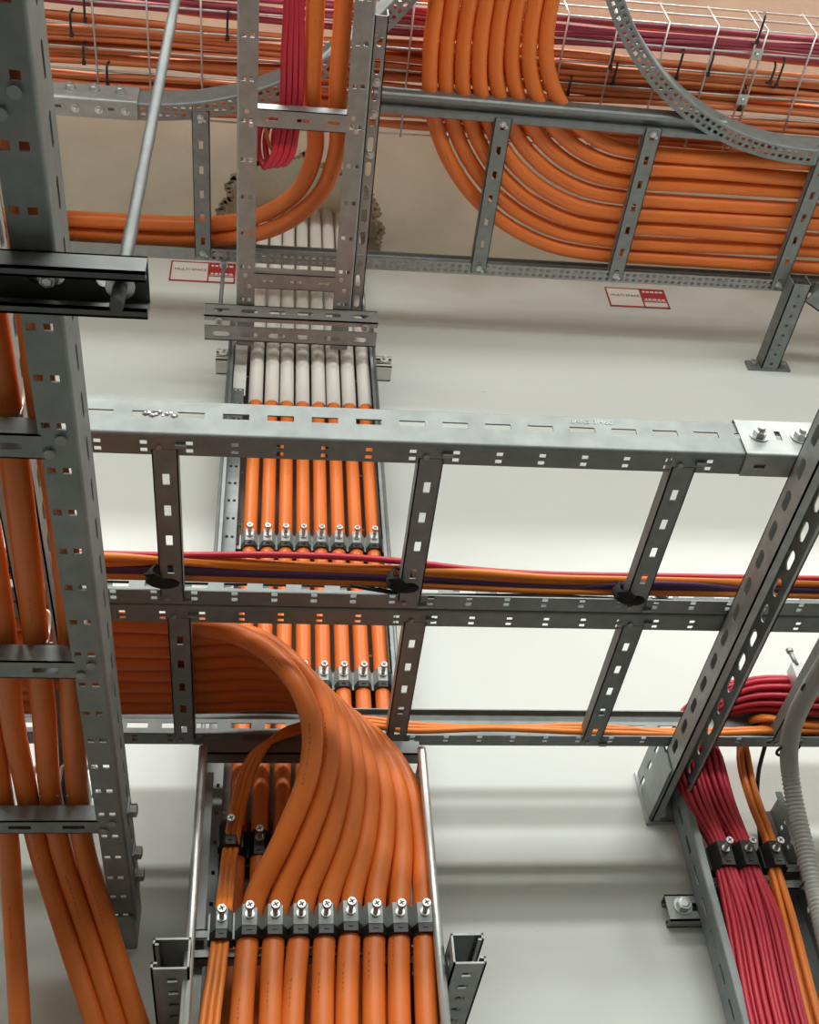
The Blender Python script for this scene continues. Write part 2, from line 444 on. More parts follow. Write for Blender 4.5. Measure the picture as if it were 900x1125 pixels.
lad2 = ladder_x('cable_ladder', 'galvanised cable ladder nearest the wall carrying the thick cables that bend down', 1.1525, 1.46, 1.0, (-.71, -.409, -.108, .199, .496, .795), .173)
# coupler plate and bolts on the right end of ladder 1
b = MB()
cpx = atY(818, 490, .861).x
crail(b, straight((cpx, .861, .9972), (1, 0, 0), (0, 1, 0)), 0, .17, h=.0655, fl=.034, lip=.01, web=holes([.036], 0, .17, atY(856, 481, .861).x-cpx, 1, .007, .016), flh=holes([.018], 0, .17, .02, 1, .014, .006))
cp = b.build('coupler_plate', GALVL, lad1)
for q in (atY(834, 479, .861), atY(879, 481, .861)):
    b = MB(); hexbolt(b, (q.x, .861, q.z), (0, -1, 0), .0085, .007, True, .006); b.build('bolt', ZINC, cp)
# stamped text on the near rail
def text_mesh(body, size, M, mat, name, parent, extrude=.0002):
    cu = bpy.data.curves.new('txt', 'FONT'); cu.body = body; cu.size = size; cu.extrude = extrude
    cu.align_x = 'LEFT'; cu.resolution_u = 3
    o = bpy.data.objects.new('txt', cu); col.objects.link(o)
    dg = bpy.context.evaluated_depsgraph_get(); me = bpy.data.meshes.new_from_object(o.evaluated_get(dg))
    bpy.data.objects.remove(o); bpy.data.curves.remove(cu)
    me.name = name; me.transform(M); me.materials.append(mat)
    q = bpy.data.objects.new(name, me); col.objects.link(q); q.parent = parent
    return q
def wallM(p, parent_o):   # text plane facing -Y
    p = V(p)-V(parent_o); return Matrix(((1, 0, 0, p.x), (0, 0, -1, p.y), (0, 1, 0, p.z), (0, 0, 0, 1)))
text_mesh('BAKS 3H60', .011, wallM((.351, .8637, 1.0455), lad1['_o']), GALVD, 'stamped_lettering', lad1)
# crumpled slot on the left of the near rail
b = MB()
for k in range(9):
    x = -.138+.004*k; b.cyl((x, .8645, 1.034+.003*math.sin(k*2.1)), (0, -1, 0), .004+.001*math.sin(k), .002+.001*math.cos(k*3), 7, r2=.001)
o = b.build('weld_patch', ZINC, lad1); o['label'] = 'rough bright weld patch'
# small bolt on far rail of ladder 1
b = MB(); b.box((.535, 1.1475, 1.035), (.014, 0, 0), (0, .001, 0), (0, 0, .01)); hexbolt(b, (.535, 1.146, 1.035), (0, -1, 0), .008, .006, True, .004)
b.build('bolt', ZINC, lad1)

# ------------------------------------------------------------------ ladder coming towards the camera on the left
LLz = .76
ll = thing('cable_ladder', (-.31, .85, LLz), 'dark galvanised cable ladder at the left edge running towards the viewer with four thick cables', 'cable ladder')
for x, sgn in ((-.158, -1), (-.505, 1)):
    b = MB(); crail(b, straight((x, .02, LLz), (0, 1, 0), (sgn, 0, 0)), 0, 1.5, fl=.032, web=holes([.034], 0, 1.5, .037, .05, .028, .007, 'o'),
                    flh=holes([.0125, .0255], 0, 1.5, .034-.0, .0499, .0072, .0072))
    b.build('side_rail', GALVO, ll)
for y in (.055, .360, .662, .964, 1.266):
    b = MB(); rung(b, (-.188, y+.014, LLz-.0004), (-.475, y+.014, LLz-.0004), (0, 1, 0), wd=.027, h=.022, hl=.026, hw=.0075, anchor=.03, pitch=.062)
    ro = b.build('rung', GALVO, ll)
    for k, (dx, dy) in enumerate(((-.172, .004), (-.183, .020))):
        b = MB(); b.cyl((dx, y+dy, LLz-.003), (0, 0, 1), .005, .004, 9, r2=.004); b.build('rivet', GALVD, ro)
b = MB()
crail(b, straight((-.160, 1.50, LLz-.003), (0, 1, 0), (-1, 0, 0)), 0, .095, h=.066, fl=.03, lip=.01)
ep = b.build('end_bracket', GALVD, ll)
for y, z in ((1.30, .795), (1.405, .797), (1.462, .797)):
    b = MB(); b.box((-.1575, y, z), (.001, 0, 0), (0, .014, 0), (0, 0, .012)); hexbolt(b, (-.157, y, z), (1, 0, 0), .0088, .009, False, 0); b.build('bolt', GALVD, ll)

# strut under the left ladder and its threaded rod
def threaded_rod(name, p, z0, z1, r, label, nuts=(), group=None):
    t = thing(name, (p[0], p[1], z0), label, 'threaded rod', group)
    b = MB(); ph = 0
    P = [(p[0], p[1], z0+(z1-z0)*k/160) for k in range(161)]
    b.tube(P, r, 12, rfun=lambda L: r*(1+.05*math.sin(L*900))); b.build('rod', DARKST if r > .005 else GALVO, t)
    for z in nuts:
        b = MB(); b.cyl((p[0], p[1], z), (0, 0, 1), r*2.1, .0018, 16); b.cyl((p[0], p[1], z+.0018), (0, 0, 1), r*1.75, .007, 6, smooth=False); b.build('nut', ZINC, t)
    return t
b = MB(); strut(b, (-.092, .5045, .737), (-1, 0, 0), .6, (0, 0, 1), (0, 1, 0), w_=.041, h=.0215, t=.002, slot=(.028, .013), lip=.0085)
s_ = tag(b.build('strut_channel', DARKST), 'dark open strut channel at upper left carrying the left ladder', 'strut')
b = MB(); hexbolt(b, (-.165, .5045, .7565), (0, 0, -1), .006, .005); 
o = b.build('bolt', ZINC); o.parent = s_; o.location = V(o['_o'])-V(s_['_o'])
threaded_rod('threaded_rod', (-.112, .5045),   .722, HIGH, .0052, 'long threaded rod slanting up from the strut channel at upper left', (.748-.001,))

# ------------------------------------------------------------------ cantilever arms on the wall
def arm(name, x, z, y0, label, w_=.042, h=.045):
    t = thing(name, (x, W, z), label, 'bracket arm')
    b = MB(); O = V((x, y0, z)); L = W-.006-y0
    for sx in (-1, 1):
        b.plate(lambda u, v, q: O+V((sx*(w_/2-q), u, v)), 0, L, 0, h, .002, holes([.027], .0, L, (1.223-y0) % .0511, .0511, .030, .014, 'o'))
        b.plate(lambda u, v, q: O+V((sx*(w_/2-v), u, q)), 0, L, 0, .0125 if sx < 0 else .006, .002)
    b.plate(lambda u, v, q: O+V((v, u, h-q)), 0, L, -w_/2, w_/2, .002, holes([0.], 0, L, .02, .0511, .022, .01, 'o'))
    b.build('arm_channel', GALVL, t)
    b = MB(); b.box((x, W-.004, z+.045), (w_/2+.008, 0, 0), (0, .004, 0), (0, 0, .047)); b.build('base_plate', ZINC, t)
    b = MB(); b.plate(lambda u, v, q: V((x-w_/2-.001-q, W-.14+u, z+.005+v)), 0, .135, 0, .085, .003, holes([.06], 0, .135, .03, .045, .022, .010))
    b.build('gusset_plate', GALVL, t)
    for dz in (.06, .08):
        b = MB(); hexbolt(b, (x, W-.008, z+dz), (0, -1, 0), .008, .006); b.build('bolt', ZINC, t)
    return t
arm('wall_bracket', .638, .952, .12, 'slotted galvanised bracket arm slanting across right side under the ladders')
arm('wall_bracket', -.272, .952, .12, 'slotted galvanised bracket arm behind thick cables at left edge')

# ------------------------------------------------------------------ high ladder under the ceiling with tee branch
HZ = 2.2
top = thing('cable_ladder', (.3, 1.2, HZ), 'high perforated cable ladder under the ceiling with curved tee branches', 'cable ladder')
def perf(u0, u1, a=0.): return holes([.010, .0225], u0, u1, a, .0152, .0082, .0066)
# far rail
b = MB(); crail(b, straight((-1.1, 1.408, HZ), (1, 0, 0), (0, -1, 0)), 0, 2.9, fl=.031, lip=.012, flh=perf(.95, 2.9), web=holes([.03], 0, 2.9, .03, .05, .02, .008))
b.build('side_rail', GALVD, top)
# left straight near rail and splice
b = MB(); crail(b, straight((-1.1, 1.062, HZ), (1, 0, 0), (0, 1, 0)), 0, .83, fl=.034, flh=perf(.0, .83)); b.build('side_rail', GALV, top)
b = MB(); crail(b, straight((-.62, 1.058, HZ-.003), (1, 0, 0), (0, 1, 0)), 0, .35, h=.066, fl=.038, lip=.01, flh=holes([.018], 0, .35, .20, .1, .012, .006)); sp = b.build('coupler_plate', GALVL, top)
for x in (-.40, -.355, -.305):
    b = MB(); hexbolt(b, (x, 1.058, HZ+.035), (0, -1, 0), .008, .007, True, .005); b.build('bolt', ZINC, sp)
    b = MB(); hexbolt(b, (x+.012, 1.079, HZ-.003), (0, 0, -1), .006, .004, True, .002); b.build('bolt', ZINC, sp)
# curved rails
def arcrail(cx, cy, r, a0, a1):
    L = r*abs(a1-a0)
    def P(u):
        a = a0+(a1-a0)*u/L
        d = V((math.cos(a), math.sin(a), 0)); return V((cx, cy, HZ))+d*r, d
    return P, L
for cx, a0, a1 in ((-.27, math.pi/2, math.radians(25)), (1.11, math.pi/2, math.radians(182))):
    r = .60 if cx < 0 else .55
    P, L = arcrail(cx, 1.062-r, r, a0, a1)
    b = MB(); crail(b, P, 0, L, fl=.034, flh=perf(.01, L, .01), seg=.0155); b.build('curved_rail', GALV, top)
b = MB(); crail(b, straight((1.11, 1.062, HZ), (1, 0, 0), (0, 1, 0)), 0, .7, fl=.034, flh=perf(.0, .7)); b.build('side_rail', GALV, top)
# straight middle bar between the two curves: rail with a rounded groove
b = MB()
prof = [(0, .028), (0, .004), (.003, 0), (.011, 0), (.013, .006), (.017, .014), (.026, .014), (.029, .006), (.031, 0), (.042, 0), (.045, .004), (.045, .028)]
P0 = [V((.185, 1.006+y, HZ+.004+z)) for y, z in prof]; i = len(b.v); m_ = len(prof)
b.v += P0+[p+V((.72, .010, 0)) for p in P0]
for k in range(m_-1): b.face((i+k, i+k+1, i+m_+k+1, i+m_+k))
b.face((i, i+m_, i+2*m_-1, i+m_-1)); b.face(range(i, i+m_)); b.face(range(i+m_, i+2*m_))
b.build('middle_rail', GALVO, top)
for x in (-.75, -.45, -.150, .447, .757, 1.137, 1.45):
    y0 = 1.04 if x > .2 else 1.07
    b = MB(); rung(b, (x, y0, HZ-.0008), (x, 1.398, HZ-.0008), (1, 0, 0), wd=.034, hl=.018, hw=.0085, pitch=.0545, anchor=.07)
    ro = b.build('rung', GALV, top)
    for yy in (y0+.012, 1.388):
        b = MB(); hexbolt(b, (x, yy, HZ-.001), (0, 0, -1), .005, .003, True); b.build('bolt', ZINC, ro)
        b = MB(); b.cyl((x+.008, yy+.006, HZ-.004), (0, 0, 1), .003, .004, 8); b.build('rivet', ZINC, ro)
b = MB(); b.box((-.35, 1.41, HZ+.02), (.06, 0, 0), (0, .0015, 0), (0, 0, .02))
# top right arm with foot plate
t = thing('wall_bracket', (1.175, W, 2.19), 'light grey perforated arm with bolted foot plate under high ladder at upper right', 'bracket arm')
b = MB(); O = V((1.172, 1.36, 2.158))
b.plate(lambda u, v, q: O+V((v, u, q)), 0, W-.004-1.36, -.021, .021, .0025, holes([0.], 0, .24, .03, .027, .008, .008, 'o'))
for s_ in (-1, 1): b.plate(lambda u, v, q: O+V((s_*(.021-q), u, v)), 0, W-.004-1.36, 0, .04, .0025)
b.build('arm_channel', GALV, t)
b = MB(); b.box((1.172, W-.003, 2.172), (.052, 0, 0), (0, .003, 0), (0, 0, .016)); b.build('foot_plate', GALV, t)
for s_ in (-1, 1):
    b = MB(); hexbolt(b, (1.172+s_*.036, W-.006, 2.174), (0, -1, 0), .009, .007, True); b.build('bolt', GALVD, t)
b = MB(); O = V((1.20, 1.385, 2.155)); d = V((.36, .21, 0)).normalized(); sd = V((-d.y, d.x, 0))
b.plate(lambda u, v, q: O+d*u+sd*v+V((0, 0, q)), 0, .42, -.019, .019, .003, holes([0.], 0, .42, .10, .06, .014, .006, 'o'))
b.plate(lambda u, v, q: O+d*u+sd*(.019-q)+V((0, 0, v)), 0, .42, 0, .035, .003)
tag(b.build('brace_bar', GALV), 'flat grey brace bar leaning off to the right beside foot-plated arm', 'brace')
b = MB(); b.box((1.242, 1.392, HZ-.002), (.02, 0, 0), (0, .016, 0), (0, 0, .0015)); cl = tag(b.build('angle_clip', ZINC), 'small bright angle clip bolted at right end of high ladder', 'clip')
b = MB(); hexbolt(b, (1.242, 1.392, HZ-.0035), (0, 0, -1), .007, .005); o = b.build('bolt', ZINC); o.parent = cl; o.location = V(o['_o'])-V(cl['_o'])

# ------------------------------------------------------------------ narrow ladder towards the camera, upper middle
DZ = 2.03
dl = thing('cable_ladder', (.05, 1.0, DZ), 'narrow cable ladder in upper middle running towards the viewer above slotted trapeze strut', 'cable ladder')
for x, sgn in ((-.0735, 1), (.161, -1)):
    b = MB(); crail(b, straight((x, .1, DZ), (0, 1, 0), (sgn, 0, 0)), 0, 1.40, fl=.037, lip=.01, flh=holes([.012, .026], 0, 1.36, .045, .0775, .0085, .0075), web=holes([.03], 0, 1.36, .02, .05, .028, .008, 'o'))
    b.build('side_rail', GALVD, dl)
for y in (.30, .645, .992, 1.338):
    b = MB(); rung(b, (-.038, y, DZ-.0005), (.126, y, DZ-.0005), (0, 1, 0), wd=.036, h=.022, hl=.022, hw=.0065, pitch=.056, anchor=.028)
    ro = b.build('rung', GALVD, dl)
    for x in (-.052, .14):
        for dy in (-.012, .014): b = MB(); b.cyl((x+dy*.3, y+dy, DZ-.002), (0, 0, 1), .0045, .003, 9); b.build('rivet', ZINC, ro)
b = MB(); O = V((.1625, .80, 2.052))
b.plate(lambda u, v, q: O+V((v, u, q)), 0, .62, 0, .024, .002, holes([.011], 0, .62, .34, .05, .03, .011, 'o'))
b.plate(lambda u, v, q: O+V((.024-q, u, v)), 0, .62, 0, .03, .002)
b.plate(lambda u, v, q: O+V((q, u, v)), 0, .62, 0, .006, .002)
sb = tag(b.build('slotted_bar', GALVD), 'slotted steel bar running alongside right rail of the narrow upper ladder', 'bar')
for y in (.92, .98, 1.06):
    b = MB(); hexbolt(b, (.175, y, 2.052), (0, 0, -1), .006, .005); o = b.build('bolt', ZINC); o.parent = sb; o.location = V(o['_o'])-V(sb['_o'])
# trapeze strut
tz = DZ-.001
b = MB(); O = V((-.136, 1.418, tz-.042))
L = .352
b.plate(lambda u, v, q: O+V((u, -.0205+q, v)), 0, L, 0, .042, .0025, holes([.021], 0, L, .034, .0565, .034, .0125, 'o'))
b.plate(lambda u, v, q: O+V((u, v, q)), 0, L, -.0205, -.009, .0025)
b.plate(lambda u, v, q: O+V((u, v, q)), 0, L, .004, .040, .0025, holes([.024], 0, L, .034, .0565, .034, .0125, 'o'))
b.plate(lambda u, v, q: O+V((u, .040-q, v)), 0, L, 0, .007, .0025)
b.plate(lambda u, v, q: O+V((u, v, .042-q)), 0, L, -.0205, -.008, .0025)
tag(b.build('strut_channel', GALVD), 'slotted trapeze strut carrying the end of narrow upper ladder', 'strut')
for x, lb in ((-.106, 'thin threaded rod left of narrow upper ladder above trapeze strut'), (.190, 'thin threaded rod right of narrow upper ladder above trapeze strut')):
    threaded_rod('threaded_rod', (x, 1.409), tz-.05, 2.215, .0042, lb, (tz+.001, 2.188, tz-.047))

# ------------------------------------------------------------------ wall tray with conduits (back)
BX0, BX1, BY = -.084, .216, 1.50
bk = thing('cable_tray', ((BX0+BX1)/2, 1.56, 1.1), 'vertical cable tray flat on the wall holding eight clamped orange cables and white conduits', 'cable tray')
for x, sgn in ((BX0, 1), (BX1, -1)):
    b = MB()
    Zt, Zb = 2.12, .1
    b.plate(lambda u, v, q: V((x+sgn*q, 1.56-v, Zb+u)), 0, Zt-Zb, 0, .058, .002, holes([.016, .032], 0, Zt-Zb, .03, .047, .008, .006))
    b.plate(lambda u, v, q: V((x-sgn*.004+sgn*v, BY+q, Zb+u)), 0, Zt-Zb, 0, .011, .002)
    b.tube([(x-sgn*.002, BY+.001, Zb), (x-sgn*.002, BY+.001, Zt)], .0035, 8)
    fw = .025 if sgn > 0 else .014
    b.plate(lambda u, v, q: V((x+sgn*(.006+v), 1.528+q, Zb+u)), 0, Zt-Zb-.2, 0, fw, .002, holes([.008, .018] if sgn > 0 else [.007], 0, Zt-Zb-.2, .03, .047, .006, .005))
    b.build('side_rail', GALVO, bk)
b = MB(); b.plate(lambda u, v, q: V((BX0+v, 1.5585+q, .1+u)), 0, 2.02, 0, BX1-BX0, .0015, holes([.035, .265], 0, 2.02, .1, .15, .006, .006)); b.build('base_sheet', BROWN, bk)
BCX = [-.0285+.0318*i for i in range(8)]
BCY = 1.524
ROWS = (1.470, 1.162, .868)
for z in (1.762,)+ROWS+(.56, .26):
    b = MB()
    b.plate(lambda u, v, q: V((BX0+.003+u, 1.5372+q, z-.020+v)), 0, BX1-BX0-.006, 0, .010, .0015); b.plate(lambda u, v, q: V((BX0+.003+u, 1.5372+q, z-.020+v)), 0, BX1-BX0-.006, .022, .032, .0015)
    for dz in (0, .032): b.plate(lambda u, v, q: V((BX0+.003+u, 1.5372+v, z-.020+dz-(q if dz else -q))), 0, BX1-BX0-.006, 0, .021, .0015)
    b.build('clamp_rail', GALVD, bk)
for i, x in enumerate(BCX):
    cable('power_cable', [(x, BCY, .05), (x, BCY, .6), (x, BCY-.003, 1.0), (x, BCY+.001, 1.3), (x, BCY-.002, 1.6), (x, BCY, 1.9), (x, BCY, 2.3)], .0127, ORANGE,
          'orange cable flat in the wall tray, %s from the left' % ORD[i], 'orange cables clamped in the wall tray', step=.05)
    b = MB(); cx = x+(.0008*math.sin(i*2))
    zb = 1.865
    prof = [(zb, .0131), (zb, .0145), (2.115, .0142), (2.12, .0152), (2.15, .0152), (2.155, .0142), (2.66, .0142)]
    i0 = len(b.v); nn = 16
    for z, r in prof:
        for k in range(nn):
            a = 2*math.pi*k/nn; b.v.append(V((cx+r*math.cos(a), BCY+r*math.sin(a), z)))
    for k in range(len(prof)-1):
        for q in range(nn): b.face((i0+k*nn+q, i0+k*nn+(q+1) % nn, i0+(k+1)*nn+(q+1) % nn, i0+(k+1)*nn+q), True)
    tag(b.build('conduit', WHITE), 'white plastic conduit pipe over orange cable, %s from the left' % ORD[i], 'conduit', 'white conduits through the ceiling hole')
b = MB(); b.plate(lambda u, v, q: V((BX0+.008+v, 1.53+q, 1.90+u)), 0, .2, 0, .026, .002)
b.build('cover_strip', WHITE, bk)
for i in range(7):
    b = MB(); xm = (BCX[i]+BCX[i+1])/2
    b.box((xm, 1.517, 2.082), (.0045, 0, 0), (0, .009, 0), (0, 0, .012)); b.cyl((xm, 1.508, 2.084), (0, -1, 0), .003, .006, 8); b.build('pipe_strap', ZINC, bk)
# mounting strut behind the tray
b = MB(); strut(b, (-.118, W-.0405, 2.075), (1, 0, 0), .382, (0, 1, 0), (0, 0, 1), w_=.036, h=.04, slot=(.02, .01), lip=.010)
st = tag(b.build('strut_channel', WHITE), 'pale strut channel on wall behind top of the cable tray', 'strut')
for x in (-.103, .248):
    b = MB(); b.cyl((x, 1.558, 2.08), (0, -1, 0), .004, .012, 10); b.cyl((x, 1.5595, 2.08), (0, -1, 0), .009, .002, 12); o = b.build('bolt', WHITE); o.parent = st; o.location = V(o['_o'])-V(st['_o'])

# ------------------------------------------------------------------ cable clamps
def clamp_meshes(r, sc_=1.0):
    """local frame: cable along z through origin, rung on +y, screw towards -y"""
    w1, w0 = r+.0035, r*.62
    yb, yf = r+.002, -r-.005
    prof = [(-w1, yb), (-w1, -.1*r), (-w0, yf), (w0, yf), (w1, -.1*r), (w1, yb)]
    m1 = MB(); m1.prism([(x, y, -.004) for x, y in prof], (0, 0, .027))
    for s in (-1, 1): m1.box((s*(w1+.001), yb-.008, .004), (.0012, 0, 0), (0, .009, 0), (0, 0, .017))
    m2 = MB(); k = .985
    m2.prism([(x*k, y*k, -.016) for x, y in prof], (0, 0, .012))
    m2.box((0, yf*.99, -.009), (.003, 0, 0), (0, .0012, 0), (0, 0, .0015))
    m3 = MB(); m3.cyl((0, yf, .009), (0, -1, .05), .0033, .021, 10); m3.cyl((0, yf-.0005, .009), (0, -1, 0), .006, .002, 10)
    m4 = MB(); p = V((0, yf-.021, .010)); m4.cyl(p, (0, -1, 0),   .0060, .0037, 14, r2=.0052); 
    m5 = MB()
    for a in (.5, 2.07): m5.box(p+V((0, -.0034, 0)), (V((math.cos(a), 0, math.sin(a)))*.0036), (0, .0004, 0), (V((-math.sin(a), 0, math.cos(a)))*.0009))
    return [('saddle', m1.mesh('saddle'), GALVL), ('cushion', m2.mesh('cushion'), BLACK), ('screw', m3.mesh('screw'), ZINC), ('screw_head', m4.mesh('screw_head'), ZINC), ('cross_slot', m5.mesh('cross_slot'), BLACK)]
CM = {}
def clamp(p, r, label, group, dark=False, rot=0.):
    key = (round(r, 4), dark)
    if key not in CM:
        CM[key] = clamp_meshes(r)
        for nm, me, mt in CM[key]: me.materials.append(BLACK if dark and nm == 'saddle' else mt)
    t = thing('cable_clamp', p, label, 'cable clamp', group); t.rotation_euler = (0, rot, 0)
    parts = {}
    for nm, me, mt in CM[key]:
        o = bpy.data.objects.new(nm, me); col.objects.link(o)
        o.parent = parts['screw_head'] if nm == 'cross_slot' else (parts['screw'] if nm == 'screw_head' and False else t); parts[nm] = o
    return t
for ri, (z, pl) in enumerate(zip(ROWS, ('upper row just above the thin cables', 'middle row beside the bending cables', 'lower row behind the fanned cables'))):
    for i, x in enumerate(BCX):
        if ri == 1 and i < 3 or ri == 2 and 3 <= i: continue
        clamp((x, BCY, z), .0122, 'clamp on wall tray, %s, %s from the left' % (pl, ORD[i]), 'clamps on the wall tray', dark=(ri == 2))

# ------------------------------------------------------------------ front vertical ladder
FX0, FX1, FY = -.077, .226, 1.38
fr = thing('cable_ladder', ((FX0+FX1)/2, 1.42, .6), 'vertical cable ladder at bottom middle with bright rounded rails and eight fanned cables', 'cable ladder')
for x, sgn in ((FX0, 1), (FX1, -1)):
    b = MB()
    b.plate(lambda u, v, q: V((x+sgn*q, FY+v, .05+u)), 0, .89, 0, .06, .002, holes([.03, .043], 0, .89, .02, .05, .008, .006))
    b.plate(lambda u, v, q: V((x+sgn*v, FY+.06-q, .05+u)), 0, .89, 0, .014, .002)
    b.build('side_rail', GALVD, fr)
    b = MB(); b.tube([(x, FY, .05), (x, FY, .935), (x, FY+.002, .942)], .0062, 12); b.build('rolled_edge', ZINC, fr)
for z in (.678, .378, .12):
    b = MB(); O = V((FX0+.002, 1.414, z-.02)); L = FX1-FX0-.004
    b.plate(lambda u, v, q: O+V((u, q, v)), 0, L, 0, .011, .002); b.plate(lambda u, v, q: O+V((u, q, v)), 0, L, .027, .038, .002)
    for dz in (0, .036): b.plate(lambda u, v, q: O+V((u, v, dz+q)), 0, L, 0, .022, .002)
    b.build('clamp_rail', GALVD, fr)

b = MB(); O = V((FX0-.004, 1.424, .962)); L = FX1-FX0+.008
b.plate(lambda u, v, q: O+V((u, q, v)), 0, L, 0, .022, .002); b.plate(lambda u, v, q: O+V((u, v, q)), 0, L, 0, .024, .002)
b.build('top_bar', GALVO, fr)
FCY = 1.397
xs1020 = [274, 302, 330, 357.5, 384.5, 411.5, 438.5, 465.5]
xs1125 = [265, 297, 321, 354, 381, 411, 439, 469]
xs985 = [281, 309, 336, 362, 387, 412.5, 439.5, 465]
xs920 = [312, 337, 361, 383, 402, 422, 442, 461]
xs850 = [339, 359, 375, 390, 404, 418, 431, 443]
xs800 = [343, 360, 371, 380, 388]
for i in range(8):
    k = i/7
    Y0 = 1.226+.0278*i; z0 = 1.032+.012*k
    P = [(-1.1, Y0, z0), (-.6, Y0, z0), (-.3, Y0+.002*math.sin(i*2), z0+.002*math.cos(i*3))]
    def Y(a, c): return a+(c-a)*k
    if i == 0: P += [(-.12, Y0, z0), atY(255, 695, 1.232), atY(296, 717, 1.236), atY(319, 741, 1.243), atY(333, 764, 1.252)]
    else: P += [(-.12+.02*k, Y0, z0), V((-.02+.07*k, Y0, z0+.004*k)), atY(337+8.3*i, 750+6.7*i, Y(1.25, 1.42))]
    if i <= 4: P.append(atY(xs800[i], 800, Y(1.27, 1.415)))
    P += [atY(xs850[i], 850, Y(1.292, 1.405)), atY(xs920[i], 920, Y(1.335, 1.40)),
          atY(xs985[i], 985, Y(1.383, 1.398)), atY(xs1020[i], 1020, FCY)]
    e = atY(xs1125[i], 1125, FCY+.002)
    P += [e, e+V((0, 0, -.3))]
    cable('power_cable', P, .0140, ORANGE, 'thick orange cable fanning down to bottom middle, %s from the left' % ORD[i], 'thick orange cables bending off the ladder down the front ladder', n=16)
    c = atY(xs1020[i], 1020, FCY); c.z = .687
    clamp((c.x, FCY, .687+(.003 if i == 4 else 0)), .0146, 'screw clamp gripping thick orange cable at bottom middle, %s from the left' % ORD[i], 'clamps on the front ladder')
# trio of thin orange cables
for j in range(3):
    d = V(((j-1)*.0068, 0, 0)); dz = V((0, 0, (j-1)*.006)); dy = V((0, (j-1)*.004, 0))
    P = [V((1.5, 1.432, 1.012))+dz, atZ(880, 800+(j-1), 1.018)+dz, atZ(760, 803, 1.014)+dz*(-1 if j == 2 else 1), atZ(650, 801, 1.016)+dz, atZ(540, 800, 1.014)+dz*.6+dy, atZ(450, 799, 1.016)+dz, atY(400, 793, 1.424)+dz,
         atY(345, 797, 1.416)+dz, atY(305, 809, 1.412)+dz*.8+d*.4, atY(280, 832, 1.418)+d, atY(265, 872, 1.44)+d, atY(253.5, 932, 1.492)+d, atY(247.5, 985, 1.43)+d, atY(243.5, 1022, 1.402)+d,
         atY(236, 1080, 1.395)+d*1.1, atY(230, 1125, 1.395)+d*1.2]
    P.append(P[-1]+V((0, 0, -.3)))
    cable('thin_cable', P, .0047, ORANGE2, 'thin orange cable, %s, looping from wall-side ladder past small clamps at bottom' % ('innermost of three', 'middle of three', 'outermost of three')[j], 'three thin orange cables beside the thick ones', n=10)
p = atY(243.5, 1022, 1.40); clamp((p.x, 1.402, .687), .0112, 'small clamp gripping three thin orange cables, left end of front ladder', 'clamps on the front ladder')
p = atY(253, 935, 1.495); clamp((p.x, 1.496, .868), .0118, 'small dark clamp gripping thin orange cables on the wall tray', 'clamps on the wall tray', dark=True)
# strut arms either side of the front ladder
for x0, x1, sgn, lb in ((-.118, -.074, -1, 'open-ended strut channel left of front ladder at bottom'), (.236, .276, 1, 'open-ended strut channel right of front ladder at bottom')):
    b = MB(); y0 = 1.345; z0, z1 = .614, .652; L = W-y0; t_ = .0025; O = V((0, y0, 0))
    xb, xo = (x1, x0) if sgn < 0 else (x0, x1)     # closed back towards the ladder, open side outwards
    hh = holes([.021], .01, L, .03, .05, .022, .012)
    b.plate(lambda u, v, q: V((xb+sgn*q, y0+u, z0+v)), 0, L, 0, z1-z0, t_, hh)
    for z, s in ((z0, 1), (z1, -1)):
        b.plate(lambda u, v, q: V((xb+sgn*v, y0+u, z+s*q)), 0, L, 0, abs(xo-xb), t_, holes([.02], .01, L, .03, .0335, .011, .012) if s > 0 else ())
        b.plate(lambda u, v, q: V((xo-sgn*q, y0+u, z+s*v)), 0, L, 0, .009, t_)
        b.plate(lambda u, v, q: V((xo-sgn*v, y0+u, z+s*(.009-q))), 0, L, 0, .007, t_)
    tag(b.build('strut_channel', GALVD), lb, 'strut')

# ------------------------------------------------------------------ cables on the left ladder
def cz(x, y, z): return atZ(x, y, z)
LLC = {
 'leftmost': [(-30, 600, .79), (-22, 705, .80), (-12, 780, .792), (1, 868, .80), (9, 925, 'y1.34'), (14, 995, 'y1.45'), (22, 1125, 'y1.52')],
 'second': [(-38, 465, .80), (-13, 590, .788), (5, 705, .80), (12, 780, .790), (29, 868, .80), (41, 925, 'y1.35'), (62, 995, 'y1.46'), (105, 1125, 'y1.53')],
 'third': [(-60, 60, .80), (9, 458, .80), (18, 522, .792), (28, 600, .788), (40, 705, .80), (48, 780, .790), (55, 868, .80), (65, 925, 'y1.35'), (87, 995, 'y1.46'), (128, 1125, 'y1.53')],
 'rightmost': [(10, 60, .80), (46, 440, .80), (60, 522, .795), (73, 620, .79), (78, 705, .80), (80, 780, .79), (85, 868, .80), (91, 925, 'y1.35'), (111, 995, 'y1.46'), (152, 1125, 'y1.53')],
}
for k, pts in LLC.items():
    P = []
    for x, y, d in pts: P.append(atY(x, y, float(d[1:])) if isinstance(d, str) else atZ(x, y, d))
    P = [P[0]+(P[0]-P[1])*.6]+P; P.append(P[-1]+(P[-1]-P[-2])*1.2)
    for q in P: q.y = max(q.y, .02) if q is P[0] else q.y
    P[-1].y = min(P[-1].y, W-.02)
    cable('power_cable', P, .0133, ORANGE, 'thick dark orange cable on left-edge ladder, %s of the four' % k, 'thick cables on the left ladder', n=16)
